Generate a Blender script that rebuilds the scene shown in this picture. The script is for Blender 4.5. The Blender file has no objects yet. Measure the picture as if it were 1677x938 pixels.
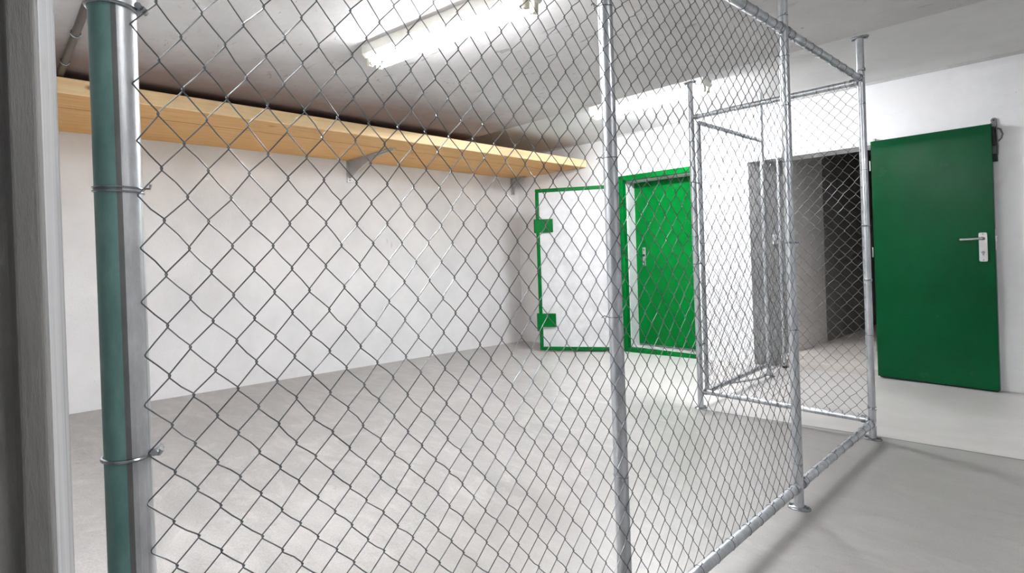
import bpy, math, random
from mathutils import Vector, Matrix
random.seed(7)
sc = bpy.context.scene
COL = sc.collection
PI = math.pi

# ------------------------------------------------------------------ camera
IW, IH = 1677.0, 938.0
F_PX, YAW, PITCH, ROLL, CX, CY, EYE = 908.9, 46.548, 0.154, -2.006, 838.31, 411.68, 1.2
def make_camera():
    a, b, r = (math.radians(v) for v in (YAW, PITCH, ROLL))
    fw = Vector((-math.sin(a)*math.cos(b), math.cos(a)*math.cos(b), -math.sin(b)))
    rt = Vector((math.cos(a), math.sin(a), 0)); up = rt.cross(fw)
    c, s = math.cos(r), math.sin(r)
    R, U = c*rt + s*up, -s*rt + c*up
    cam = bpy.data.cameras.new('camera'); o = bpy.data.objects.new('camera', cam); COL.objects.link(o)
    m = Matrix((R, U, -fw)).transposed().to_4x4(); m.translation = (0, 0, EYE)
    o.matrix_world = m
    cam.sensor_fit = 'HORIZONTAL'; cam.sensor_width = 36; cam.lens = F_PX/IW*36
    cam.shift_x = (838.5-CX)/IW; cam.shift_y = (CY-IH/2)/IW
    cam.clip_start = 0.02; cam.clip_end = 60
    sc.camera = o
make_camera()

# ------------------------------------------------------------------ materials
def lin(c):
    def f(v):
        v /= 255.0
        return v/12.92 if v <= .04045 else ((v+.055)/1.055)**2.4
    return (f(c[0]), f(c[1]), f(c[2]), 1)
class NT:
    def __init__(s, name):
        s.m = bpy.data.materials.new(name); s.m.use_nodes = True
        s.t = s.m.node_tree; s.n = s.t.nodes; s.l = s.t.links
        s.b = s.n['Principled BSDF']; s.co = s.n.new('ShaderNodeTexCoord')
    def node(s, typ, **kw):
        n = s.n.new(typ)
        for k, v in kw.items():
            if hasattr(n, k): setattr(n, k, v)
            else: n.inputs[k.replace('_', ' ')].default_value = v
        return n
    def link(s, a, b): s.l.new(a, b)
    def vec(s, scale=(1, 1, 1), rot=(0, 0, 0), coord='Object'):
        mp = s.n.new('ShaderNodeMapping'); mp.inputs['Scale'].default_value = scale; mp.inputs['Rotation'].default_value = rot
        s.link(s.co.outputs[coord], mp.inputs[0]); return mp.outputs[0]
    def noise(s, scale, detail=6, rough=.6, vec=None, dist=0):
        n = s.node('ShaderNodeTexNoise'); n.inputs['Scale'].default_value = scale; n.inputs['Detail'].default_value = detail
        n.inputs['Roughness'].default_value = rough; n.inputs['Distortion'].default_value = dist
        s.link(vec if vec else s.co.outputs['Object'], n.inputs['Vector']); return n.outputs['Fac']
    def ramp(s, fac, stops):
        r = s.node('ShaderNodeValToRGB'); e = r.color_ramp.elements
        while len(e) < len(stops): e.new(.5)
        for i, (p, c) in enumerate(stops): e[i].position = p; e[i].color = c
        s.link(fac, r.inputs[0]); return r.outputs['Color']
    def mix(s, fac, a, b, mode='MIX'):
        m = s.node('ShaderNodeMix', data_type='RGBA', blend_type=mode)
        for sock, v in ((m.inputs[0], fac), (m.inputs[6], a), (m.inputs[7], b)):
            if isinstance(v, (int, float, tuple)): sock.default_value = v
            else: s.link(v, sock)
        return m.outputs[2]
    def math(s, op, a, b=0.0, clamp=False):
        m = s.node('ShaderNodeMath', operation=op); m.use_clamp = clamp
        for sock, v in ((m.inputs[0], a), (m.inputs[1], b)):
            if isinstance(v, (int, float)): sock.default_value = v
            else: s.link(v, sock)
        return m.outputs[0]
    def bump(s, h, strength=.2, dist=.01):
        b = s.node('ShaderNodeBump'); b.inputs['Strength'].default_value = strength; b.inputs['Distance'].default_value = dist
        s.link(h, b.inputs['Height']); s.link(b.outputs[0], s.b.inputs['Normal'])
    def set(s, **kw):
        for k, v in kw.items():
            k = k.replace('_', ' ')
            if isinstance(v, (int, float, tuple)): s.b.inputs[k].default_value = v
            else: s.link(v, s.b.inputs[k])
def G(v): return lin((v, v, v))

def m_plaster(name, base=(238, 238, 239), dark=(222, 222, 223), marks=.5):
    t = NT(name)
    c = t.ramp(t.noise(1.3, 8, .65), [(.3, lin(dark)), (.62, lin(base))])
    st = t.noise(2.1, 9, .72, t.vec((1, 1, .55)), 1.2)
    c = t.mix(t.math('MULTIPLY', t.ramp(st, [(.60, (0, 0, 0, 1)), (.74, (1, 1, 1, 1))]), .30*marks), c, lin((150, 146, 140)))
    sp = t.noise(5.5, 2, .5, t.vec((1.2, 1.2, .8)), 2.5)
    c = t.mix(t.math('MULTIPLY', t.ramp(sp, [(.755, (0, 0, 0, 1)), (.78, (1, 1, 1, 1))]), .5*marks), c, lin((110, 105, 100)))
    t.set(Base_Color=c, Roughness=.85)
    t.bump(t.mix(.5, t.noise(9, 8, .6), t.noise(60, 4, .6)), .22, .012)
    return t.m
def m_ceiling():
    t = NT('ceiling_paint')
    c = t.ramp(t.noise(1.0, 7, .6), [(.3, lin((180, 178, 176))), (.65, lin((208, 206, 205)))])
    v = t.vec((1.5, 4.5, 2), (0, 0, .6))
    sc1 = t.noise(2.3, 4, .55, v, 2.2)
    c = t.mix(t.math('MULTIPLY', t.ramp(sc1, [(.645, (0, 0, 0, 1)), (.70, (1, 1, 1, 1))]), .45), c, lin((95, 88, 84)))
    fl = t.noise(1.6, 7, .75, t.vec((2.2, 3.6, 2), (0, 0, -.5)), 3.0)
    c = t.mix(t.math('MULTIPLY', t.ramp(fl, [(.62, (0, 0, 0, 1)), (.67, (1, 1, 1, 1)), (.70, (0, 0, 0, 1))]), .4), c, lin((84, 78, 76)))
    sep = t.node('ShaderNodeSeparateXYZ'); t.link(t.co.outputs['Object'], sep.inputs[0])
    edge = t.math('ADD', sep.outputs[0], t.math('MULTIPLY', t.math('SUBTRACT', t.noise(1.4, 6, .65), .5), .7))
    shelf_shade = t.ramp(t.math('MULTIPLY', t.math('ADD', edge, 3.2), -1.0), [(.0, (0, 0, 0, 1)), (.85, (1, 1, 1, 1))])  # brown shade over the shelf, painted into the ceiling colour
    c = t.mix(t.math('MULTIPLY', shelf_shade, .85), c, lin((116, 88, 75)))
    t.set(Base_Color=c, Roughness=.8)
    t.bump(t.mix(.4, t.noise(5, 8, .6), t.noise(40, 5, .6)), .35, .02)
    return t.m
def m_floor():
    t = NT('floor_concrete')
    big = t.noise(.9, 8, .6, t.vec((1, 1.4, 1), (0, 0, .5)), .6)
    c = t.ramp(big, [(.3, lin((141, 139, 138))), (.5, lin((157, 155, 154))), (.72, lin((168, 166, 165)))])
    streak = t.noise(3.0, 7, .65, t.vec((.6, 2.6, 1), (0, 0, -.35)), .8)
    c = t.mix(t.math('MULTIPLY', t.ramp(streak, [(.35, (1, 1, 1, 1)), (.6, (0, 0, 0, 1))]), .40), c, lin((128, 126, 123)))
    bl = t.noise(2.2, 9, .7, t.vec((1.0, 2.0, 1), (0, 0, .9)), 1.6)
    c = t.mix(t.math('MULTIPLY', t.ramp(bl, [(.50, (0, 0, 0, 1)), (.68, (1, 1, 1, 1))]), .55), c, lin((186, 184, 182)))
    c = t.mix(t.math('MULTIPLY', t.ramp(t.noise(4.2, 6, .7, t.vec((1, 2.4, 1), (0, 0, -.8)), 2.4), [(.60, (0, 0, 0, 1)), (.70, (1, 1, 1, 1))]), .45), c, lin((108, 105, 101)))
    fine = t.noise(140, 3, .7)
    c = t.mix(.16, c, t.ramp(fine, [(.35, lin((100, 98, 95))), (.65, lin((215, 212, 208)))]))
    sep = t.node('ShaderNodeSeparateXYZ'); t.link(t.co.outputs['Object'], sep.inputs[0])
    x, y = sep.outputs[0], sep.outputs[1]
    # floor joint, shade painted before it and lamp light beyond: y = 3.965 + 0.1 x
    d = t.math('SUBTRACT', y, t.math('ADD', t.math('MULTIPLY', x, .1), 3.965))
    near = t.math('LESS_THAN', d, 0.0)
    fade = t.math('MULTIPLY', t.math('ADD', x, 2.08), 4.0, True)
    c = t.mix(t.math('MULTIPLY', t.math('MULTIPLY', near, fade), .55), c, lin((148, 145, 142)))  # shade before the cross fence, painted as a darker floor
    c = t.mix(t.math('MULTIPLY', t.math('DIVIDE', d, t.math('ADD', t.math('MULTIPLY', t.math('MAXIMUM', t.math('SUBTRACT', -2.0, x), 0.0), 1.0), .006), True), .75), c, t.ramp(big, [(.3, lin((186, 183, 180))), (.7, lin((212, 209, 207)))]))  # lamp light along the passage, painted as a paler floor
    groove_shadow = t.math('LESS_THAN', t.math('ABSOLUTE', d), .007)  # the joint, plus the cross rail's shadow painted under the rail
    gm = t.math('MULTIPLY', groove_shadow, t.math('GREATER_THAN', x, -2.0))
    c = t.mix(t.math('MULTIPLY', gm, .7), c, lin((70, 67, 64)))
    t.set(Base_Color=c, Roughness=t.ramp(big, [(.3, G(150)), (.7, G(175))]))
    t.b.inputs['Specular IOR Level'].default_value = .4
    t.bump(t.mix(.35, fine, t.noise(14, 6, .6)), .12, .006)
    return t.m
def m_concrete(name, a, b, vert=True, bump=.4):
    t = NT(name)
    v = t.vec((9, 9, .7) if vert else (1, 1, 1))
    c = t.ramp(t.noise(1.6, 8, .65, v), [(.3, lin(a)), (.7, lin(b))])
    sp = t.noise(7, 3, .6, t.vec((2.5, 2.5, .6)), 1.5)
    c = t.mix(t.math('MULTIPLY', t.ramp(sp, [(.68, (0, 0, 0, 1)), (.74, (1, 1, 1, 1))]), .7), c, lin((48, 45, 43)))
    t.set(Base_Color=c, Roughness=.75); t.bump(t.noise(8, 8, .7, t.vec((5, 5, .8))), bump, .01)
    return t.m
def m_galv(name, base=(206, 209, 213), dark=(164, 168, 172), rough=.34, metal=.72, teal=False):
    t = NT(name)
    n = t.noise(26, 5, .65, t.vec((1, 1, .35)))
    c = t.ramp(n, [(.3, lin(dark)), (.7, lin(base))])
    drip = t.noise(6, 4, .6, t.vec((6, 6, .22)), .6)
    c = t.mix(t.math('MULTIPLY', t.ramp(drip, [(.60, (0, 0, 0, 1)), (.70, (1, 1, 1, 1))]), .55 if teal else .35), c, lin((92, 92, 92)))
    t.set(Base_Color=c, Metallic=metal, Roughness=rough)
    if teal:
        # teal reflection painted down one side of the pipe, with a dark edge
        geo = t.node('ShaderNodeNewGeometry')
        def along(ang):
            dp = t.node('ShaderNodeVectorMath', operation='DOT_PRODUCT'); t.link(geo.outputs['True Normal'], dp.inputs[0])
            dp.inputs[1].default_value = (math.cos(ang), math.sin(ang), 0); return dp.outputs['Value']
        w = t.math('MULTIPLY', t.math('SUBTRACT', t.noise(9, 3, .6, t.vec((3, 3, .5))), .5), .12)
        f = t.math('ADD', along(math.radians(-82)), w)
        edge = t.ramp(f, [(.0, (0, 0, 0, 1)), (.22, (1, 1, 1, 1)), (.33, (1, 1, 1, 1)), (.46, (0, 0, 0, 1))])
        c2 = t.mix(t.math('MULTIPLY', edge, .75), c, lin((58, 55, 52)))
        mask = t.ramp(f, [(.34, (0, 0, 0, 1)), (.40, (1, 1, 1, 1))])
        c2 = t.mix(mask, c2, t.ramp(n, [(.3, lin((84, 124, 120))), (.7, lin((116, 156, 150)))]))
        t.set(Base_Color=c2, Metallic=t.math('SUBTRACT', metal, t.math('MULTIPLY', mask, .6)), Roughness=.38)
    t.bump(t.noise(70, 4, .6, t.vec((1, 1, .4))), .06, .002)
    return t.m
def m_plain(name, col, rough=.5, metal=0, bumpiness=0, var=.06):
    t = NT(name)
    c2 = tuple(max(0, v*(1-var*2)) for v in col)
    c = t.ramp(t.noise(6, 5, .6), [(.3, lin(c2)), (.7, lin(col))])
    t.set(Base_Color=c, Roughness=rough, Metallic=metal)
    if bumpiness: t.bump(t.noise(45, 4, .6), bumpiness, .003)
    return t.m
def m_green(name='green_paint', a=(0, 94, 34), b=(0, 106, 40)):
    t = NT(name); t.b.inputs['Specular IOR Level'].default_value = .11
    c = t.ramp(t.noise(2.2, 6, .6), [(.3, lin(a)), (.7, lin(b))])
    t.set(Base_Color=c, Roughness=t.ramp(t.noise(5, 6, .6), [(.3, G(120)), (.7, G(145))]))
    t.bump(t.noise(55, 3, .5), .05, .002)
    return t.m
def m_wood(name, a, b, c3):
    t = NT(name)
    v = t.vec((14, 1.0, 14))
    g = t.noise(2.2, 8, .62, v, 1.4)
    c = t.ramp(g, [(.25, lin(a)), (.5, lin(b)), (.75, lin(c3))])
    kn = t.node('ShaderNodeTexVoronoi'); kn.inputs['Scale'].default_value = 1.7
    t.link(t.vec((2.2, 1.1, 2.2)), kn.inputs['Vector'])
    c = t.mix(t.ramp(kn.outputs['Distance'], [(.03, (.85, .85, .85, 1)), (.075, (0, 0, 0, 1))]), c, lin((140, 82, 40)))
    t.set(Base_Color=c, Roughness=.55); t.bump(g, .06, .003)
    return t.m
def m_emit(name, col, strength):
    t = NT(name); t.set(Base_Color=(.9, .9, .9, 1), Emission_Color=col, Emission_Strength=strength); return t.m

LAMP = 62.0
LC = (.945, .965, 1, 1)
M = dict(
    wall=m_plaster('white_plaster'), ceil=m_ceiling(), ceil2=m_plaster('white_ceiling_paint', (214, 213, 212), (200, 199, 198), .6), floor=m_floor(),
    pillar=m_concrete('grey_painted_concrete', (106, 104, 102), (146, 144, 142)),
    reveal=m_concrete('lit_splay_concrete', (150, 150, 151), (196, 196, 198), bump=.25),
    inner=m_plaster('grey_plaster', (234, 230, 227), (212, 208, 205), 1),
    innershade=m_concrete('inner_room_shade', (122, 118, 114), (156, 152, 148), False),
    galv=m_galv('galvanised_steel'), galvpost=m_galv('weathered_galvanised_pipe', (204, 206, 208), (160, 162, 164), .36, .45, True),
    band=m_galv('bright_galvanised_band', (190, 194, 198), (140, 144, 148), .26, .95),
    wire=m_galv('galvanised_wire', (120, 122, 124), (88, 90, 92), .4, .8),
    green=m_green(), white=m_plain('white_enamel', (212, 212, 214), .4),
    cream=m_plain('cream_plastic', (224, 218, 198), .45), alu=m_plain('brushed_aluminium', (196, 196, 194), .33, .85),
    black=m_plain('black_steel', (34, 34, 36), .5, .3), steel=m_plain('dull_steel', (140, 140, 140), .42, .8, .1),
    wood=m_wood('pine_wood', (196, 142, 74), (220, 168, 98), (234, 188, 118)), darkwood=m_plain('dark_brown_joint', (92, 60, 32), .8), woodlit=m_wood('lit_pine_wood', (244, 204, 148), (253, 222, 170), (255, 235, 194)), brk=m_plain('grey_enamel', (186, 186, 186), .4, .3), pipe=m_plain('old_dark_pipe', (104, 94, 86), .45, .6), sill=m_plaster('pale_screed', (200, 194, 188), (178, 172, 166)), lamp=m_emit('lit_tube', LC, LAMP*.36), fill_left=m_emit('fill_tube_left', LC, LAMP*.85), fill_near=m_emit('fill_tube_near', LC, LAMP*.52), lampb=m_emit('lit_tube_new', LC, LAMP*1.85),
    greendoor=m_green('emerald_paint', (0, 60, 30), (2, 70, 37)),
    fixture=m_plain('white_sheet_steel', (226, 224, 216), .45), revealshade=m_plain('reveal_shade_grey', (158, 158, 158), .8, 0, .1), dark=m_plain('dark_joint', (26, 24, 22), .8), seal=m_plain('dull_grey_paint', (196, 196, 195), .6),
)

# ------------------------------------------------------------------ mesh helpers
class MB:
    def __init__(s): s.v = []; s.f = []
    def add(s, vs, fs):
        o = len(s.v); s.v += [tuple(v) for v in vs]; s.f += [tuple(i+o for i in f) for f in fs]
    def box(s, x0, x1, y0, y1, z0, z1):
        s.add([(x, y, z) for z in (z0, z1) for y in (y0, y1) for x in (x0, x1)],
              [(0, 2, 3, 1), (4, 5, 7, 6), (0, 1, 5, 4), (2, 6, 7, 3), (0, 4, 6, 2), (1, 3, 7, 5)])
    def prism(s, poly, z0, z1):           # poly: counter-clockwise xy
        n = len(poly)
        s.add([(x, y, z0) for x, y in poly]+[(x, y, z1) for x, y in poly],
              [tuple(range(n-1, -1, -1)), tuple(range(n, 2*n))]+[(i, (i+1) % n, n+(i+1) % n, n+i) for i in range(n)])
    def tube(s, pts, r, n=8, closed=False, cap=True):
        pts = [Vector(p) for p in pts]; N = len(pts)
        rs = r if isinstance(r, (list, tuple)) else [r]*N
        def tan(i):
            if closed: return (pts[(i+1) % N]-pts[i-1]).normalized()
            a = pts[max(i-1, 0)]; b = pts[min(i+1, N-1)]; return (b-a).normalized()
        t0 = tan(0); ref = Vector((0, 0, 1)) if abs(t0.z) < .9 else Vector((1, 0, 0))
        u = t0.cross(ref).normalized(); vs = []
        for i in range(N):
            t = tan(i); u = (u-t*u.dot(t))
            u = u.normalized() if u.length > 1e-9 else t.orthogonal().normalized()
            w = t.cross(u)
            for k in range(n):
                a = 2*PI*k/n; vs.append(pts[i]+(u*math.cos(a)+w*math.sin(a))*rs[i])
        fs = []
        for i in range(N if closed else N-1):
            j = (i+1) % N
            for k in range(n): fs.append((i*n+k, i*n+(k+1) % n, j*n+(k+1) % n, j*n+k))
        if cap and not closed:
            fs.append(tuple(range(n-1, -1, -1))); fs.append(tuple(range((N-1)*n, N*n)))
        s.add(vs, fs)
    def ring(s, c, axis, R, r, n=24, m=6, sx=1.0):
        c = Vector(c); a = Vector(axis).normalized(); u = a.orthogonal().normalized(); w = a.cross(u)
        s.tube([c+(u*math.cos(2*PI*k/n)*R+w*math.sin(2*PI*k/n)*R*sx) for k in range(n)], r, m, True)
    def build(s, name, mat, parent=None, smooth=True, bevel=0.0, loc=None):
        me = bpy.data.meshes.new(name); me.from_pydata(s.v, [], s.f); me.update()
        o = bpy.data.objects.new(name, me); COL.objects.link(o); me.materials.append(mat)
        if smooth:
            for p in me.polygons: p.use_smooth = True
            me.set_sharp_from_angle(angle=math.radians(38))
        if bevel:
            b = o.modifiers.new('bevel', 'BEVEL'); b.width = bevel; b.segments = 2; b.limit_method = 'ANGLE'; b.angle_limit = math.radians(50)
        if parent: o.parent = parent
        if loc is not None: o.location = loc
        return o
def tag(o, label=None, cat=None, group=None, kind=None):
    if label: o['label'] = label
    if cat: o['category'] = cat
    if group: o['group'] = group
    if kind: o['kind'] = kind
    return o
def empty(name, loc, rz=0.0):
    o = bpy.data.objects.new(name, None); COL.objects.link(o); o.location = loc; o.rotation_euler = (0, 0, rz)
    o.empty_display_size = .1
    return o
def part(mb, name, mat, parent, **kw): return mb.build(name, mat, parent, **kw)

# ------------------------------------------------------------------ the setting
YW = 5.58                              # door wall plane
def xs(y): return -5.532-.034*y        # long side wall (slightly out of square)
def zf(x, y):                          # slab falls towards the far corner
    s = min(max((-.95-x)/4.7, 0), 1.1); yy = min(max(y, -.2), 5.7)
    return s*(.05-.0297*(yy-.1))
ZC, ZU, YS = 2.39, 2.537, 3.748        # low ceiling, raised ceiling over the passage, step
XR, YB = 2.6, -2.4

def build_floor():
    nx, ny = 45, 42; X = [-6.1+(XR+.2+6.1)*i/nx for i in range(nx+1)]; Y = [YB-.2+(YW+.02-YB+.2)*j/ny for j in range(ny+1)]
    mb = MB(); W = nx+1
    vs = [(x, y, zf(x, y)) for y in Y for x in X]+[(x, y, -.35) for y in Y for x in X]
    n = W*(ny+1); fs = []
    for j in range(ny):
        for i in range(nx):
            a = j*W+i; fs.append((a, a+1, a+W+1, a+W)); fs.append((n+a, n+a+W, n+a+W+1, n+a+1))
    for i in range(nx):
        fs.append((i, n+i, n+i+1, i+1)); b = ny*W+i; fs.append((b, b+1, n+b+1, n+b))
    for j in range(ny):
        a = j*W; fs.append((a, a+W, n+a+W, n+a)); b = j*W+nx; fs.append((b, n+b, n+b+W, b+W))
    mb.add(vs, fs)
    o = mb.build('floor', M['floor']); tag(o, 'smooth grey concrete floor with a joint across it', 'floor', kind='structure')
build_floor()

def wall(name, label, boxes=(), prisms=(), mat='wall', cat='wall'):
    mb = MB()
    for b in boxes: mb.box(*b)
    for p, z0, z1 in prisms: mb.prism(p, z0, z1)
    return tag(mb.build(name, M[mat], smooth=False), label, cat, kind='structure')

OX0, OX1, OZ = -2.40, -1.325, 2.012        # open doorway
FX0, FX1, FZ0, FZ1 = -3.965, -2.96, -.07, 2.04   # steel-framed doorway (outside of frame)
TH = .34
wall('wall_back', 'white plastered wall holding the green framed doorway and the open doorway',
     boxes=[(-6.1, FX0+.03, YW, YW+TH, -.3, 2.75), (FX0+.03, FX1-.03, YW, YW+TH, FZ1-.03, 2.75), (FX1-.03, OX0, YW, YW+TH, -.3, 2.75),
            (OX0, OX1, YW, YW+.42, OZ, 2.75), (OX1, XR+.2, YW, YW+TH, -.3, 2.75), (FX0+.03, FX1-.03, YW+.255, YW+TH+.05, -.3, 2.1)],
     )
wall('wall_left', 'long white plastered wall below the deep timber shelf',
     prisms=[([(xs(-.4)-.3, -.4), (xs(-.4), -.4), (xs(5.9), 5.9), (xs(5.9)-.3, 5.9)][::1], -.3, 2.75)])
wall('wall_right', 'plain white wall on the near right side of the room', boxes=[(XR, XR+.2, YB-.2, YW+.3, -.3, 2.75)])
wall('wall_front', 'plain white wall behind the viewpoint', boxes=[(-.9, XR+.2, YB-.2, YB, -.3, 2.75)])
wall('wall_near', 'white cross wall running left from the grey pillar', boxes=[(-6.0, -1.15, -.4, .05, -.3, 2.75)])

mb = MB()
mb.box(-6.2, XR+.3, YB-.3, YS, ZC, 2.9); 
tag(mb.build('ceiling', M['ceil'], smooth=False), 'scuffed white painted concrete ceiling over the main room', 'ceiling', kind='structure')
mb = MB(); mb.box(-6.2, XR+.3, YS, YW+.4, ZU, 2.9)
tag(mb.build('ceiling_passage', M['ceil2'], smooth=False), 'slightly higher white ceiling strip along the door wall', 'ceiling', kind='structure')
mb = MB(); mb.box(-5.75, XR, YW-.008, YW+.02, ZU-.022, ZU+.01)
tag(mb.build('trim_1', M['seal'], smooth=False, bevel=.003), 'thin grey strip where the door wall meets the ceiling', 'trim', kind='structure')

# grey pillar at the near end of the fence (splayed corner, rebated front face)
mb = MB()
mb.prism([(-1.16, -2.5), (-.618, -2.5), (-.618, .0135), (-.604, .0165), (-.600, .0335), (-.606, .0366), (-.90, .0702), (-.93, .072), (-1.16, .072)], -.3, ZC+.02)
pil = tag(mb.build('pillar', M['pillar'], smooth=False, bevel=.002), 'rough grey painted wall end at the left edge', 'pillar', kind='structure')
mb = MB()                                   # thin paler layer, lamp light on the splayed side put into its colour
mb.prism([(-.6075, .0366), (-.6075, .0371), (-.90, .0709), (-.90, .0701)][::-1], .0, ZC)
o = mb.build('splay_lit_layer', M['reveal'], pil, smooth=False)

# room behind the open doorway
iz = .046
mb = MB(); mb.box(-2.6, -.9, YW+.28, 10.3, -.25, iz); 
tag(mb.build('floor_inner', M['sill'], smooth=False), 'pale concrete floor of the dark room beyond the open doorway', 'floor', kind='structure')
mb = MB(); mb.prism([(-2.13, YW+.012), (OX1, YW+.012), (OX1, YW+.29), (-2.13, YW+.29)], -.2, .05)
tag(mb.build('trim_2', M['sill'], smooth=False, bevel=.006), 'low pale sill across the foot of the open doorway', 'trim', kind='structure')
mb = MB(); mb.prism([(-2.45, 6.0), (-2.17, 6.0), (-2.11, 6.82), (-2.35, 6.82)], -.25, 2.4)
tag(mb.build('wall_inner_left', M['inner'], smooth=False), 'grey plastered side wall just inside the open doorway', 'wall', kind='structure')
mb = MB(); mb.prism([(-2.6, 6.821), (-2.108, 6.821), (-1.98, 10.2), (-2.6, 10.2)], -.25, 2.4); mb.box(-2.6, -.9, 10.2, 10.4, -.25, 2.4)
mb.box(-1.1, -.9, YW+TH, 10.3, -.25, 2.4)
tag(mb.build('wall_inner_back', M['innershade'], smooth=False), 'concrete wall deep in the room beyond the open doorway, its shade painted dark', 'wall', kind='structure')  # darkness of the inner room is put into the wall and ceiling colour
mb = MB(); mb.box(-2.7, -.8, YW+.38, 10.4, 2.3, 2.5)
tag(mb.build('ceiling_inner', M['innershade'], smooth=False), 'ceiling of the room beyond the open doorway, its shade painted dark', 'ceiling', kind='structure')
mb = MB(); mb.box(OX0+.0, OX1+.03, YW-.012, YW+.05, OZ-.018, OZ+.012); mb.box(OX1+.012, OX1+.034, YW-.03, YW, OZ-.0, OZ+.035)
tag(mb.build('trim_3', M['white'], smooth=False, bevel=.003), 'white steel strip along the head of the open doorway', 'trim', kind='structure')

mb = MB(); mb.prism([(OX0-.05, YW+.02), (OX0, YW+.0025), (-2.1705, 5.999), (-2.45, 5.999)], -.25, 2.4)
tag(mb.build('trim_4', M['revealshade'], smooth=False), 'reveal with its shade painted grey on the left side of the open doorway', 'trim', kind='structure')  # reveal faces away from the lamps; its shade is put into the grey

# ------------------------------------------------------------------ door standing open against the wall (right)
d1 = empty('door_1', (OX1+.003, YW-.052, .012), math.radians(-3.2))
tag(d1, 'dark green steel door folded back flat against the right wall', 'door', kind='structure')
DW, DH = .795, 2.008
mb = MB(); mb.box(0, DW, -.0, .045, 0, DH); part(mb, 'door_leaf', M['greendoor'], d1, bevel=.004)
mb = MB(); mb.box(.012, DW-.012, .012, .04, -.009, .001); part(mb, 'bottom_seal', M['dark'], d1)
for hz in (1.80, 1.06, .25):
    mb = MB(); mb.tube([(-.006, -.002, hz-.042), (-.006, -.002, hz-.004), (-.006, -.002, hz+.004), (-.006, -.002, hz+.042)], .0058, 12)
    tag(part(mb, 'hinge', M['alu'], d1), 'bare metal hinge')
mb = MB()
ex, ez0, ez1 = DW-.068, .975, 1.195
pl = []
for cx_, cz_, a0 in ((ex+.017, ez1-.012, 0), (ex-.017, ez1-.012, 90), (ex-.017, ez0+.012, 180), (ex+.017, ez0+.012, 270)):
    for k in range(5):
        a = math.radians(a0+k*22.5); pl.append((cx_+.009*math.cos(a), cz_+.012*math.sin(a)))
n = len(pl)
mb.add([(x, 0.0, z) for x, z in pl]+[(x, -.008, z) for x, z in pl], [tuple(range(n)), tuple(range(2*n-1, n-1, -1))]+[(i, n+i, n+(i+1) % n, (i+1) % n) for i in range(n)])
h = part(mb, 'door_handle', M['alu'], d1, bevel=.002); tag(h, 'aluminium lever handle on a long backplate')
mb = MB(); lz = 1.150
mb.tube([(ex, -.006, lz), (ex, -.03, lz), (ex-.003, -.047, lz), (ex-.018, -.053, lz), (ex-.07, -.054, lz-.002), (ex-.128, -.050, lz-.004), (ex-.133, -.044, lz-.004)],
        [.013, .0115, .0105, .0095, .009, .0085, .005], 14)
part(mb, 'lever', M['alu'], h)
mb = MB(); mb.tube([(ex, -.006, 1.045), (ex, -.016, 1.045)], .0105, 16); mb.box(ex-.004, ex+.004, -.014, -.006, 1.022, 1.042); part(mb, 'lock_cylinder', M['steel'], h)
for z in (ez0+.012, ez1-.012, ez1-.045):
    mb = MB(); mb.tube([(ex, -.006, z), (ex, -.0095, z)], .0035, 8); part(mb, 'screw', M['black'], h)
mb = MB(); mb.box(DW-.002, DW+.0015, .012, .034, 1.06, 1.22); mb.box(DW, DW+.012, .016, .030, 1.13, 1.165)
tag(part(mb, 'latch', M['alu'], d1), 'bare metal latch on the door edge')

# door catch above the open door
ct = empty('door_catch', (-.515, YW, 1.74)); tag(ct, 'steel and black door catch fixed to the wall by the dark green door', 'door catch')
mb = MB(); mb.box(-.026, .012, -.012, 0, .0, .30)
mb.tube([(-.007, 0, .315), (-.007, -.012, .315)], .019, 18); part(mb, 'backplate', M['steel'], ct, bevel=.002)
mb = MB(); mb.tube([(-.007, -.010, .315), (-.007, -.0145, .315)], .006, 10); part(mb, 'screw', M['black'], ct)
mb = MB(); mb.box(-.022, .0, -.075, -.012, .12, .26); part(mb, 'catch_block', M['black'], ct, bevel=.005)
mb = MB(); mb.box(-.024, .010, -.06, -.012, .0, .055); part(mb, 'end_stop', M['black'], ct, bevel=.005)
mb = MB(); mb.tube([(.006, -.014, .28), (.010, -.03, .20), (.014, -.03, .12), (.010, -.014, .05)], .006, 8); part(mb, 'spring_bar', M['steel'], ct)
mb = MB(); mb.tube([(.012, -.012, .25), (.032, -.03, .24), (.044, -.035, .20), (.036, -.03, .17), (.014, -.012, .15)], .006, 8); part(mb, 'hook', M['steel'], ct)

# ------------------------------------------------------------------ green framed doorway with its inner door
d2 = empty('door_2', (FX0, YW, FZ0)); tag(d2, 'bright green steel frame with a recessed green door in the white wall', 'door', kind='structure')
FW, FH = FX1-FX0, FZ1-FZ0
mb = MB()
jw = .062
mb.box(0, jw, -.02, .05, .0, FH); mb.box(FW-jw, FW, -.02, .05, 0, FH); mb.box(jw, FW-jw, -.02, .05, FH-jw, FH); mb.box(jw, FW-jw, -.02, .05, 0, .055)
part(mb, 'frame', M['green'], d2, bevel=.004, smooth=False)
mb = MB(); mb.box(jw-.03, jw+.012, .05, .25, 0, FH-.05); mb.box(FW-jw-.012, FW-jw+.03, .05, .25, 0, FH-.05); mb.box(jw, FW-jw, .05, .25, FH-jw-.012, FH-jw+.02)
mb.box(jw, FW-jw, .05, .25, .0, .05)
tag(part(mb, 'reveal', M['white'], d2, smooth=False), 'white painted reveal')
mb = MB(); mb.box(jw+.013, FW-jw-.013, .205, .245, .075, FH-jw-.013); leaf = part(mb, 'door_leaf', M['green'], d2, bevel=.003)
mb = MB(); lx = jw+.125
mb.box(lx-.020, lx+.020, .198, .206, 1.02, 1.245); esc = tag(part(mb, 'lock_plate', M['alu'], leaf, bevel=.003), 'aluminium lock plate')
esc.parent = d2
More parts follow.
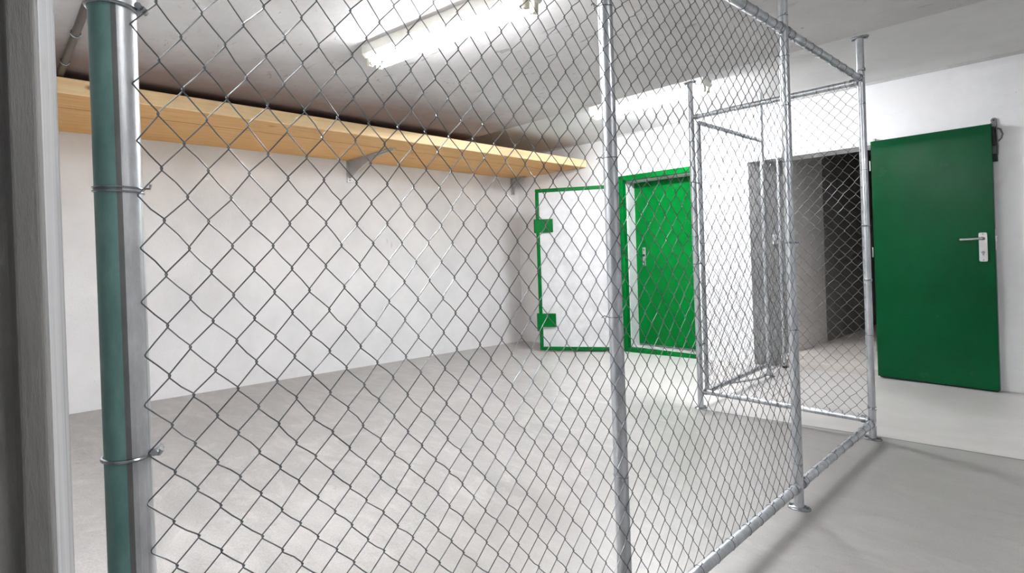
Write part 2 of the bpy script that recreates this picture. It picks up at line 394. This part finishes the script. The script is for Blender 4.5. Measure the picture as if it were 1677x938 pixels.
mb = MB(); mb.tube([(lx, .198, 1.15), (lx, .182, 1.15)], .014, 16); part(mb, 'knob', M['black'], esc)
mb = MB(); mb.tube([(lx, .198, 1.065), (lx, .192, 1.065)], .009, 12); part(mb, 'lock_cylinder', M['black'], esc)
mb = MB(); mb.tube([(lx, .198, 1.215), (lx, .194, 1.215)], .007, 10); part(mb, 'screw', M['black'], esc)
for hz in (.22, 1.0, 1.75):
    mb = MB(); mb.tube([(FW-jw-.018, .200, hz-.05), (FW-jw-.018, .200, hz+.05)], .011, 10); part(mb, 'hinge', M['green'], d2)

# ------------------------------------------------------------------ white leaf with green edging, swung open left of the frame
hx, hy = FX0-.012, YW-.045
fx, fy = -4.815, 4.995
LW = math.hypot(fx-hx, fy-hy); la = math.atan2(fy-hy, fx-hx)
z0 = zf(fx, fy)+.018
d3 = empty('door_3', (hx, hy, z0), la); tag(d3, 'white faced armoured door leaf with green edging, swung open beside the green frame', 'door', kind='structure')
LH = 2.005; e = .045                     # local x: hinge -> free edge ; the lined face looks to local +y
mb = MB(); mb.box(.02, LW-.02, -.03, .008, .03, LH-.03); part(mb, 'panel', M['white'], d3, bevel=.002)
mb = MB()
def bar(x0_, x1_, z0_, z1_): mb.box(x0_, x1_, -.04, .022, z0_, z1_)
bar(0, LW, LH-e, LH); bar(0, LW, 0, e); bar(0, e, e, LH-e); bar(LW-e, LW, e, LH-e)
part(mb, 'edging', M['green'], d3, bevel=.010)
for pz in (.375, 1.545):
    mb = MB(); mb.box(LW-.215, LW+.012, .02, .034, pz-.083, pz+.083)
    p_ = part(mb, 'latch_plate', M['green'], d3, bevel=.003)
    mb = MB(); dz = -.05 if pz < 1 else 0
    mb.tube([(LW+.006, .012, pz-.085+dz), (LW+.006, .012, pz+.085)], .021, 14)
    part(mb, 'barrel', M['green'], p_)
    for q in (-.05, .05):
        mb = MB(); mb.tube([(LW-.19, .034, pz+q), (LW-.19, .038, pz+q)], .007, 10); part(mb, 'bolt_head', M['green'], p_)

# ------------------------------------------------------------------ deep timber shelf
ZS0, ZS1 = 2.246, 2.338
sh = empty('timber_shelf', (xs(2.8), 2.8, ZS0)); tag(sh, 'deep pine plank shelf running along the white wall just under the ceiling', 'shelf')
def P2(off, y): return (xs(y)-xs(2.8)+off, y-2.8)
ya, yb = .27, YW-.004
def plank(o0, o1, z0, z1, name='plank', mat='wood'):
    mb = MB(); N = 12; ys = [ya+(yb-ya)*i/N for i in range(N+1)]; vs = []
    for y in ys:
        sag = -.030*max(0, (y-1.5)/4.1)
        for (o_, z) in ((o0, z0), (o1, z0), (o1, z1), (o0, z1)):
            x_, y_ = P2(o_, y); vs.append((x_, y_, z+sag))
    fs = [(0, 1, 2, 3), tuple(4*N+i for i in (3, 2, 1, 0))]
    for i in range(N):
        for k in range(4):
            a, b = 4*i+k, 4*i+(k+1) % 4; fs.append((a, a+4, b+4, b))
    mb.add(vs, fs); return part(mb, name, M[mat], sh, smooth=False, bevel=.003)
plank(1.244, 1.268, -.001, ZS1-ZS0, 'lip_board', 'woodlit'); plank(.858, 1.2435, 0, ZS1-ZS0-.004); plank(.004, .832, .002, ZS1-ZS0-.006)  # front edge in a lit wood tone, lamp light put into its colour
plank(.832, .858, .004, .03, 'joint_strip', 'darkwood')
def bracket(y, ln=.93):
    br = MB(); sag = -.030*max(0, (y-1.5)/4.1); x0_, y_ = P2(0, y)
    zt_ = sag-.001
    br.box(x0_, x0_+.012, y_-.035, y_+.035, -.235+sag, zt_)                 # wall leg
    br.box(x0_, x0_+ln, y_-.03, y_+.03, zt_-.008, zt_)                    # top arm
    o_ = part(br, 'bracket', M['brk'], sh, bevel=.002); tag(o_, 'grey steel shelf bracket')
    b2 = MB(); N = 10; vs = []
    for i in range(N+1):                                                   # pressed web, deep at the wall, curling out
        tt = i/N; xx = x0_+(.012+(ln-.03)*tt); dep = .012+.17*(1-tt)**2.2
        for yy in (y_-.007, y_+.007):
            vs += [(xx, yy, zt_-.007), (xx, yy, zt_-.007-dep)]
    fs = []
    for i in range(N):
        a = 4*i; b = a+4; fs += [(a, a+1, b+1, b), (a+2, b+2, b+3, a+3), (a+1, a+3, b+3, b+1), (a, b, b+2, a+2)]
    fs += [(0, 2, 3, 1), (4*N, 4*N+1, 4*N+3, 4*N+2)]
    b2.add(vs, fs); part(b2, 'web', M['brk'], o_)
    b3 = MB(); b3.tube([(x0_+.012, y_, -.21+sag), (x0_+.020, y_, -.21+sag)], .009, 10); part(b3, 'bolt', M['steel'], o_)
bracket(2.92); bracket(5.47, .26)
mb = MB(); x_, y_ = P2(1.268, ya); mb.box(x_-.30, x_+.004, y_-.012, y_-.001, -.015, .105); tag(part(mb, 'end_plate', M['black'], sh, bevel=.002), 'black steel end plate')

# ------------------------------------------------------------------ fluorescent battens
def batten(loc, rz, zc, label, lamp='lamp', deep=False):
    L = 1.15
    t = empty('ceiling_light', (loc[0], loc[1], zc), rz); tag(t, label, 'ceiling light', 'twin tube ceiling lights')
    mb = MB(); hl = L/2
    prof = [(-.075, 0), (.075, 0), (.075, -.050), (.055, -.070), (-.055, -.070), (-.075, -.050)]
    n = len(prof); mb.add([(-hl, y, z) for y, z in prof]+[(hl, y, z) for y, z in prof], [tuple(range(n)), tuple(range(2*n-1, n-1, -1))]+[(i, n+i, n+(i+1) % n, (i+1) % n) for i in range(n)])
    part(mb, 'housing', M['fixture'], t, bevel=.003)
    if deep:                                    # added side skirts, keep the unseen fill light off the ceiling
        for q in (-1, 1):
            mb = MB(); y0_, y1_ = sorted((q*.075, q*.078)); mb.box(-hl, hl, y0_, y1_, -.135, -.03); part(mb, 'light_skirt', M['fixture'], t)
    for s in (-1, 1):
        for q in (-.033, .033):
            mb = MB(); x0_, x1_ = sorted((s*(hl-.005), s*(hl-.030)))
            mb.box(x0_, x1_, q-.016, q+.016, -.116, -.064); part(mb, 'lamp_holder', M['cream'], t, bevel=.005)
    for q in (-.033, .033):
        mb = MB(); mb.tube([(-hl+.032, q, -.098), (hl-.032, q, -.098)], .0132, 16)
        tb = tag(part(mb, 'lit_tube', M[lamp], t), 'glowing white tube')
        for s in (-1, 1):
            mb = MB(); mb.tube([(s*(hl-.029), q, -.098), (s*(hl-.045), q, -.098)], .0139, 16); part(mb, 'tube_cap', M['alu'], tb)
    return t
batten((-2.29, 1.735), math.atan2(.16, 1.12), ZC, 'lit twin tube batten light on the low ceiling, left of the middle fence post')
batten((-1.95, .25), math.atan2(.10, 1.12), ZC, 'added twin tube fill light on the low ceiling beside the conduit, outside the view', 'fill_left', True)  # unseen fill light, added to brighten the left wall and floor
batten((1.0, 1.3), math.atan2(.10, 1.12), ZC, 'added twin tube fill light on the low ceiling on the viewer side of the fence, out of view', 'fill_near')  # unseen fill light, added to brighten the near side and inner room
batten((-2.72, 4.27), math.atan2(.02, 1), ZU, 'lit twin tube batten light on the raised ceiling above the green framed doorway', 'lampb')

# ------------------------------------------------------------------ conduit under the ceiling, far left
cd = empty('conduit_pipe', (-3.4, .357, ZC)); tag(cd, 'dark metal conduit pipe under the ceiling above the left end of the timber shelf', 'pipe')
mb = MB(); mb.tube([(-2.2, 0, -.028), (1.9, 0, -.028)], .018, 12); part(mb, 'pipe', M['pipe'], cd)
for x in (-.62, -.1, .75):
    mb = MB(); mb.ring((x, 0, -.028), (1, 0, 0), .020, .004, 18, 6); mb.box(x-.012, x+.012, -.012, .012, -.009, 0); part(mb, 'pipe_clip', M['band'], cd)

# ------------------------------------------------------------------ switch and hose
ry = 5.85; rx = OX0+(ry-YW)*(.23/.42); ang = math.atan2(.42, .23)
sw = empty('light_switch', (rx, ry, 1.165), ang); tag(sw, 'small white square switch on the shaded reveal left of the open doorway', 'switch')
mb = MB(); mb.box(-.047, .047, -.014, .0, 0, .098); part(mb, 'plate', M['white'], sw, bevel=.004)
mb = MB()
for a, b in (((-.026, .03), (.026, .072)), ((-.026, .072), (.026, .03))):
    mb.tube([(a[0], -.0145, a[1]), (b[0], -.0145, b[1])], .0035, 6)
mb.tube([(0, -.014, .051), (0, -.020, .051)], .010, 12); part(mb, 'rocker', M['steel'], sw)
mb = MB(); pts = []
for k in range(21):
    t = k/20
    pts.append((-2.235+.10*math.sin(t*PI*.9)+.05*t, 4.62+.62*t, zf(-2.2, 4.62+.62*t)+.013))
mb.tube(pts, .0125, 10)
tag(mb.build('hose', M['white']), 'short pale hose lying on the floor below the side panel rail', 'hose')

# ------------------------------------------------------------------ chain-link fence
XF = -.945; R0 = .0205
def foot(parent, x, y, z, rz=0, flip=False, a=.048, b=.034):
    mb = MB(); n = 28; s = -1 if flip else 1; vs = []; prof = [(1.0, 0), (1.0, .004), (.86, .009), (.50, .012)]
    for k, (q, h_) in enumerate(prof):
        for i in range(n):
            t = 2*PI*i/n; ex_ = abs(math.cos(t))**.8*math.copysign(1, math.cos(t)); ey_ = math.sin(t)
            px, py = a*q*ex_, b*q*ey_
            vs.append((x+px*math.cos(rz)-py*math.sin(rz), y+px*math.sin(rz)+py*math.cos(rz), z+s*h_))
    fs = []
    for k in range(len(prof)-1):
        for i in range(n):
            q = (k*n+i, k*n+(i+1) % n, (k+1)*n+(i+1) % n, (k+1)*n+i); fs.append(q if not flip else q[::-1])
    fs.append(tuple(range(n))[::-1 if not flip else 1]); fs.append(tuple(range((len(prof)-1)*n, len(prof)*n))[::1 if not flip else -1])
    mb.add(vs, fs); f = part(mb, 'floor_plate' if not flip else 'ceiling_plate', M['band'], parent)
    for sg in (-1, 1):
        m2 = MB()
        cx_, cy_ = x+sg*(a-.013)*math.cos(rz), y+sg*(a-.013)*math.sin(rz)
        m2.tube([(cx_, cy_, z+s*.006), (cx_, cy_, z+s*.016)], .0075, 6)
        part(m2, 'bolt', M['steel'], f)
def pipe(parent, name, p, q, r, mat='galv'):
    mb = MB(); p, q = Vector(p), Vector(q); N = 6
    mb.tube([p.lerp(q, i/N) for i in range(N+1)], r, 28); return part(mb, name, M[mat], parent)
def clamp(parent, c, axis, R, name='post_clamp', bolt=None, h=.006):
    mb = MB(); a = Vector(axis).normalized(); c = Vector(c)
    n = 24; u = a.orthogonal().normalized(); w = a.cross(u); vs = []
    for (rr, hh) in ((R-.002, -h), (R+.0025, -h), (R+.0025, h), (R-.002, h)):
        for i in range(n): t = 2*PI*i/n; vs.append(c+(u*math.cos(t)+w*math.sin(t))*rr+a*hh)
    fs = [(k*n+i, k*n+(i+1) % n, ((k+1) % 4)*n+(i+1) % n, ((k+1) % 4)*n+i) for k in range(4) for i in range(n)]
    mb.add(vs, fs)
    if bolt is not None:
        d = Vector(bolt).normalized(); side = a.cross(d)
        p0 = c+d*(R+.001); p1 = c+d*(R+.020)
        for sg in (-1, 1):
            o_ = side*(.005*sg)
            mb.tube([p0+o_, p1+o_], .0055, 8)
        m_ = c+d*(R+.013)
        mb.tube([m_-side*.016, m_+side*.016], .004, 8); mb.tube([m_+side*.011, m_+side*.017], .0075, 6)
    return part(mb, name, M['band'], parent)
def tie(parent, c, axis, R, inward):
    mb = MB(); a = Vector(axis).normalized(); c = Vector(c); d = Vector(inward).normalized(); s = a.cross(d)
    tw = random.uniform(-.004, .004)
    for off in (0,):
        mb.tube([c+a*(off+tw*math.sin(2*PI*k/18))+(d*math.cos(2*PI*k/18)+s*math.sin(2*PI*k/18))*(R+.0008) for k in range(18)], .0011, 5, True)
    p = c+d*(R+.001); j = random.uniform(-.006, .006)
    mb.tube([p, p+d*.006+a*.003, p+d*.013+a*(.004+j)+s*.003, p+d*.019+a*(-.002+j)], .0014, 5)
    return part(mb, 'wire_tie', M['wire'], parent)

def chain_link(colpos, rowpos, k0, k1, n0, n1, P, N, r, name, parent, jit=.0008, amp=.0019, clip=None):
    """woven wires: wire k zigzags between lattice columns k and k+1; P(u,z)->point, N = outward normal"""
    mb = MB(); N = Vector(N); rnd = random.Random(3)
    J = {}
    def knot(k, n):
        if (k, n) not in J: J[(k, n)] = (rnd.gauss(0, jit), rnd.gauss(0, jit))
        a, b = J[(k, n)]; return colpos(k)+a, rowpos(n, k)+b
    for k in range(k0, k1):
        pts = []
        for n in range(n1, n0-1, -1):
            right = (k+n) % 2 != 0             # lattice knots sit where (col+row) is even
            kk = k+1 if right else k
            u, z = knot(kk, n)
            ov = r*.9
            uu = u+ov if right else u-ov
            s = 1 if right else -1              # coming in on one face, leaving on the other
            pts += [P(uu-s*.0016, z+.0032)+N*(amp*s), P(uu, z+.0013)+N*(amp*s*.7), P(uu, z-.0013)-N*(amp*s*.7), P(uu-s*.0016, z-.0032)-N*(amp*s)]
            if n > n0:                          # the long straight legs bow a little
                u2, z2 = knot(k if right else k+1, n-1)
                t = .5; b = rnd.gauss(0, jit*.55)
                pts.append(P(u+(u2-u)*t+b, z+(z2-z)*t+b)-N*(amp*s))
        mb.tube(pts, r, 5)
    return part(mb, name, M['wire'], parent)

ZT, ZB = 2.14, .10
YA, YBp, YC, YD, XE = .138, 1.292, 2.612, 3.798, -2.04
f1 = empty('chain_link_fence', (XF, YC, 0)); tag(f1, 'long galvanised chain-link fence with four pipe posts, nearest to the viewer', 'fence', 'chain-link fence sections')
def L1(x, y, z): return (x-XF, y-YC, z)
# posts
pA = pipe(f1, 'end_post', L1(XF, YA, .0), L1(XF, YA, ZC), .0285, 'galvpost'); tag(pA, 'thicker weathered post with a teal reflection painted down one side')
for y in (YBp, YC, YD): pipe(f1, 'post', L1(XF, y, .0), L1(XF, y, ZC), R0)
for y in (YBp, YC, YD):
    foot(f1, 0, y-YC, 0.0, math.radians(8)); foot(f1, 0, y-YC, ZC, math.radians(8), True)
foot(f1, 0, YA-YC, 0, 0, a=.075, b=.055)
# rails
spans = [(YA+.028, YBp-.02), (YBp+.02, YC-.02), (YC+.02, YD-.01)]
for a, b in spans:
    for z in (ZT, ZB): pipe(f1, 'rail', L1(XF, a, z), L1(XF, b, z), R0-.001)
    for z in (ZT, ZB):
        for yy, s in ((a, 1), (b, -1)): clamp(f1, L1(XF, yy+s*.024, z), (0, 1, 0), R0+.0012, 'rail_collar', h=.014)
# post clamps
for z, bo in ((1.305, (.55, 1, 0)), (1.558, (.55, 1, 0)), (.93, (.55, 1, 0)), (.45, (.55, 1, 0)), (1.9, (.55, 1, 0)), (2.2, (.55, 1, 0))):
    big = z == .93 or z == 1.558
    mb = MB(); c = L1(XF, YA, z)
    mb.ring(c, (random.uniform(-.03, .03), random.uniform(.02, .07), 1), .0300, .0028 if big else .0014, 28, 8)
    if not big: mb.ring((c[0], c[1], c[2]-.005), (.02, .03, 1), .0298, .0014, 28, 8)
    d = Vector(bo).normalized(); p = Vector(c)+d*.030
    if big:
        mb.tube([p-d*.004, p+d*.008, p+d*.012+Vector((0, 0, .004))], [.004, .0055, .004], 8)
        mb.tube([p+d*.006+Vector((.010, -.006, .003)), p+d*.006+Vector((-.012, .007, .003))], .0048, 8)
    else: mb.tube([p, p+d*.009, p+d*.010+Vector((0, 0, .006))], .0017, 6)
    part(mb, 'post_clamp', M['band'], f1)
for y, zs in ((YBp, (.55, 1.0, 1.45, 1.88)), (YC, (.20, .80, 1.19, 1.55, 1.80, 2.02, 2.20)), (YD, (.19, .62, .95, 1.27, 1.6, 1.99, 2.19))):
    for z in zs:
        b = (.4, -.9, 0) if z not in (1.19,) else (.6, .5, 0)
        if z in (1.19, .19, 2.19, 1.27, .95): clamp(f1, L1(XF, y, z), (0, 0, 1), R0+.0005, 'post_clamp', bolt=b, h=.005)
        else: tie(f1, L1(XF, y, z), (0, 0, 1), R0, (random.choice((-.6, .6)), -.8, 0))
# rail ties
for z, inn in ((ZB, 1), (ZT, -1)):
    for a, b, n in ((YA+.15, YBp-.1, 7), (YBp+.1, YC-.1, 11), (YC+.09, YD-.1, 9)):
        for i in range(n):
            yy = a+(b-a)*(i+random.uniform(-.18, .18))/(n-1)
            tie(f1, L1(XF, yy, z), (0, 1, 0), R0-.001, (.35, 0, inn))
# mesh: two rolls, lattice measured from the fence itself
XM = XF+.0235; SC = (-XM)/(-XF)
U0 = .3463*(XM/XF); Z0 = 1.2+(1.1435-1.2)*(XM/XF)
def colp(k): return U0+.0303*k+.0000333*k*k
def rowp(n, k):
    t = min(max(k/34., -.2), 1.05)
    p_ = .0368+(.03624-.0368)*t; q_ = .00015+(-.000121-.00015)*t
    return Z0+p_*n+q_*n*n
def PM(u, z): return Vector(L1(XM, u, z))
def krange(u0, u1):
    ks = [k for k in range(-60, 120) if u0 <= colp(k) and colp(k+1) <= u1]; return ks[0], ks[-1]+1
ka, kb = krange(YA+.012, YBp+.006); kc, kd = kb, krange(1.2, YC-.006)[1]
def rows(zl, zh, k):
    ns = [n for n in range(-60, 60) if zl <= rowp(n, k) <= zh]; return ns[0], ns[-1]
n0, n1 = rows(ZB+.026, ZT-.02, (ka+kb)//2)
chain_link(colp, rowp, ka, kb, n0, n1, PM, (1, 0, 0), .00108, 'wire_mesh', f1, jit=.0011)
n0, n1 = rows(ZB+.026, ZT-.02, 34)
chain_link(colp, rowp, kc, kd, n0, n1, PM, (1, 0, 0), .0012, 'wire_mesh', f1, jit=.0014)

# cross section D-E
f2 = empty('chain_link_fence', (XE, YD, 0)); tag(f2, 'chain-link cross section at the far end of the long fence', 'fence', 'chain-link fence sections')
def L2(x, y, z): return (x-XE, y-YD, z)
zE = zf(XE, YD)
pipe(f2, 'post', L2(XE, YD, zE), L2(XE, YD, ZC), R0); foot(f2, 0, 0, zE, math.radians(70), a=.05, b=.035); foot(f2, 0, 0, ZC, 0, True)
for z in (ZT-.012, ZB+.012):
    pipe(f2, 'rail', L2(XE+.018, YD, z), L2(XF-.02, YD, z), R0-.003)
    for xx in (XE+.045, XF-.045): clamp(f2, L2(xx, YD, z), (1, 0, 0), R0-.0015, 'rail_collar', h=.012)
    for i in range(13):
        xx = XE+.09+(XF-XE-.17)*(i+random.uniform(-.2, .2))/12
        tie(f2, L2(xx, YD, z), (1, 0, 0), R0-.003, (0, -.3, 1 if z < 1 else -1))
for z in (.35, .8, 1.25, 1.7, 1.95): tie(f2, L2(XE, YD, z), (0, 0, 1), R0, (.6, -.6, 0))
UM = YD-.021; ax, az = -1.189*(UM/YD), 1.2+(.227-1.2)*(UM/YD)
def col2(k): return ax+.0325*k
def row2(n, k): return az+.0362*n
ks = [k for k in range(-60, 60) if XE+.012 <= col2(k) and col2(k+1) <= XF+.022]; ns = [n for n in range(-10, 80) if ZB+.012 <= row2(n, 0) <= ZT-.015]
chain_link(col2, row2, ks[0], ks[-1]+1, ns[0], ns[-1], lambda u, z: Vector(L2(u, UM, z)), (0, -1, 0), .0012, 'wire_mesh', f2, jit=.0016)

# side panel E-G with its own frame, and the filler to the wall post
YG = 5.104; XG = -2.066
f3 = empty('chain_link_gate', (XE, YG, 0)); tag(f3, 'framed chain-link side panel running from the far corner post to the door wall', 'gate', 'chain-link fence sections')
def L3(x, y, z): return (x-XE, y-YG, z)
def xg(y): return XE+(XG-XE)*(y-YD)/(YG-YD)
ys1 = YD+.108
zG = zf(XG, YG)
pipe(f3, 'stile', L3(xg(ys1), ys1, .075), L3(xg(ys1), ys1, 2.115), .0165)
pipe(f3, 'post', L3(XG, YG, zG), L3(XG, YG, ZU), .0195); foot(f3, XG-XE, 0, zG, 0, a=.05, b=.035)
for z in (2.105, .088):
    pipe(f3, 'rail', L3(xg(ys1), ys1, z), L3(XG, YG, z), .0175)
    for i in range(10):
        yy = ys1+.08+(YG-ys1-.14)*(i+random.uniform(-.2, .2))/9
        tie(f3, L3(xg(yy), yy, z), (0, 1, 0), .0175, (.3, 0, 1 if z < 1 else -1))
for z in (.45, 1.05, 1.65):
    mb = MB(); mb.ring(L3(XE, YD+.0, z), (0, 0, 1), .023, .003, 20, 6); mb.tube([L3(XE, YD+.022, z), L3(xg(ys1), ys1-.015, z)], .006, 8); part(mb, 'hinge', M['band'], f3)
for z in (.3, .6, .9, 1.2, 1.5, 1.8):
    tie(f3, L3(XG, YG, z), (0, 0, 1), .0195, (.5, -.7, 0)); tie(f3, L3(xg(ys1), ys1, z), (0, 0, 1), .0165, (.5, .7, 0))
def col3(k): return 3.949+.0318*k
def row3(n, k): return 2.064+.0385*n
ns = [n for n in range(-80, 10) if .09 <= row3(n, 0) <= 2.10]
ks = [k for k in range(-20, 80) if ys1+.002 <= col3(k) and col3(k+1) <= YG+.002]
PM3 = lambda u, z: Vector(L3(xg(u)+.019, u, z))
chain_link(col3, row3, ks[0], ks[-1]+1, ns[0], ns[-1], PM3, (1, 0, 0), .0012, 'wire_mesh', f3, jit=.0016)
YH, XH = YW-.024, -2.10
ks = [k for k in range(-20, 80) if YG+.002 <= col3(k) and col3(k+1) <= YH]
ns = [n for n in range(-80, 10) if .03 <= row3(n, 0) <= 1.99]
tag(chain_link(col3, row3, ks[0], ks[-1]+1, ns[0], ns[-1], lambda u, z: Vector(L3(XG+(XH-XG)*(u-YG)/(YH-YG)+.018, u, z)), (1, 0, 0), .0011, 'filler_mesh', f3, jit=.0016), 'narrow strip of mesh between post and wall')
pipe(f3, 'tie_bar', L3(XG, YG, zG+.05), L3(XH, YH, zf(XH, YH)+.05), .006)

hp = empty('steel_pole', (XH, YH, zf(XH, YH))); tag(hp, 'slim galvanised pole standing at the left edge of the open doorway', 'pole')
mb = MB(); mb.tube([(0, 0, 0), (0, 0, 1), (0, 0, 2.03)], .0165, 20); part(mb, 'pipe', M['galv'], hp)
mb = MB(); mb.tube([(0, 0, 0), (0, 0, .02)], .021, 16); part(mb, 'pole_shoe', M['black'], hp)
for z in (.35, .8, 1.22, 1.55, 1.85):
    mb = MB(); mb.ring((0, 0, z), (0, 0, 1), .0185, .0025, 18, 6); mb.tube([(.017, -.004, z), (.034, -.010, z)], .004, 6); part(mb, 'post_clamp', M['band'], hp)

# ------------------------------------------------------------------ world and view
w = bpy.data.worlds.new('world'); sc.world = w; w.use_nodes = True
w.node_tree.nodes['Background'].inputs[0].default_value = (.5, .5, .5, 1); w.node_tree.nodes['Background'].inputs[1].default_value = .05
vs = sc.view_settings
vs.view_transform = 'Standard'; vs.look = 'None'; vs.exposure = 1.82; vs.gamma = 1.0; vs.use_curve_mapping = False
sc.cycles.max_bounces = 10; sc.cycles.diffuse_bounces = 7; sc.cycles.use_denoising = True
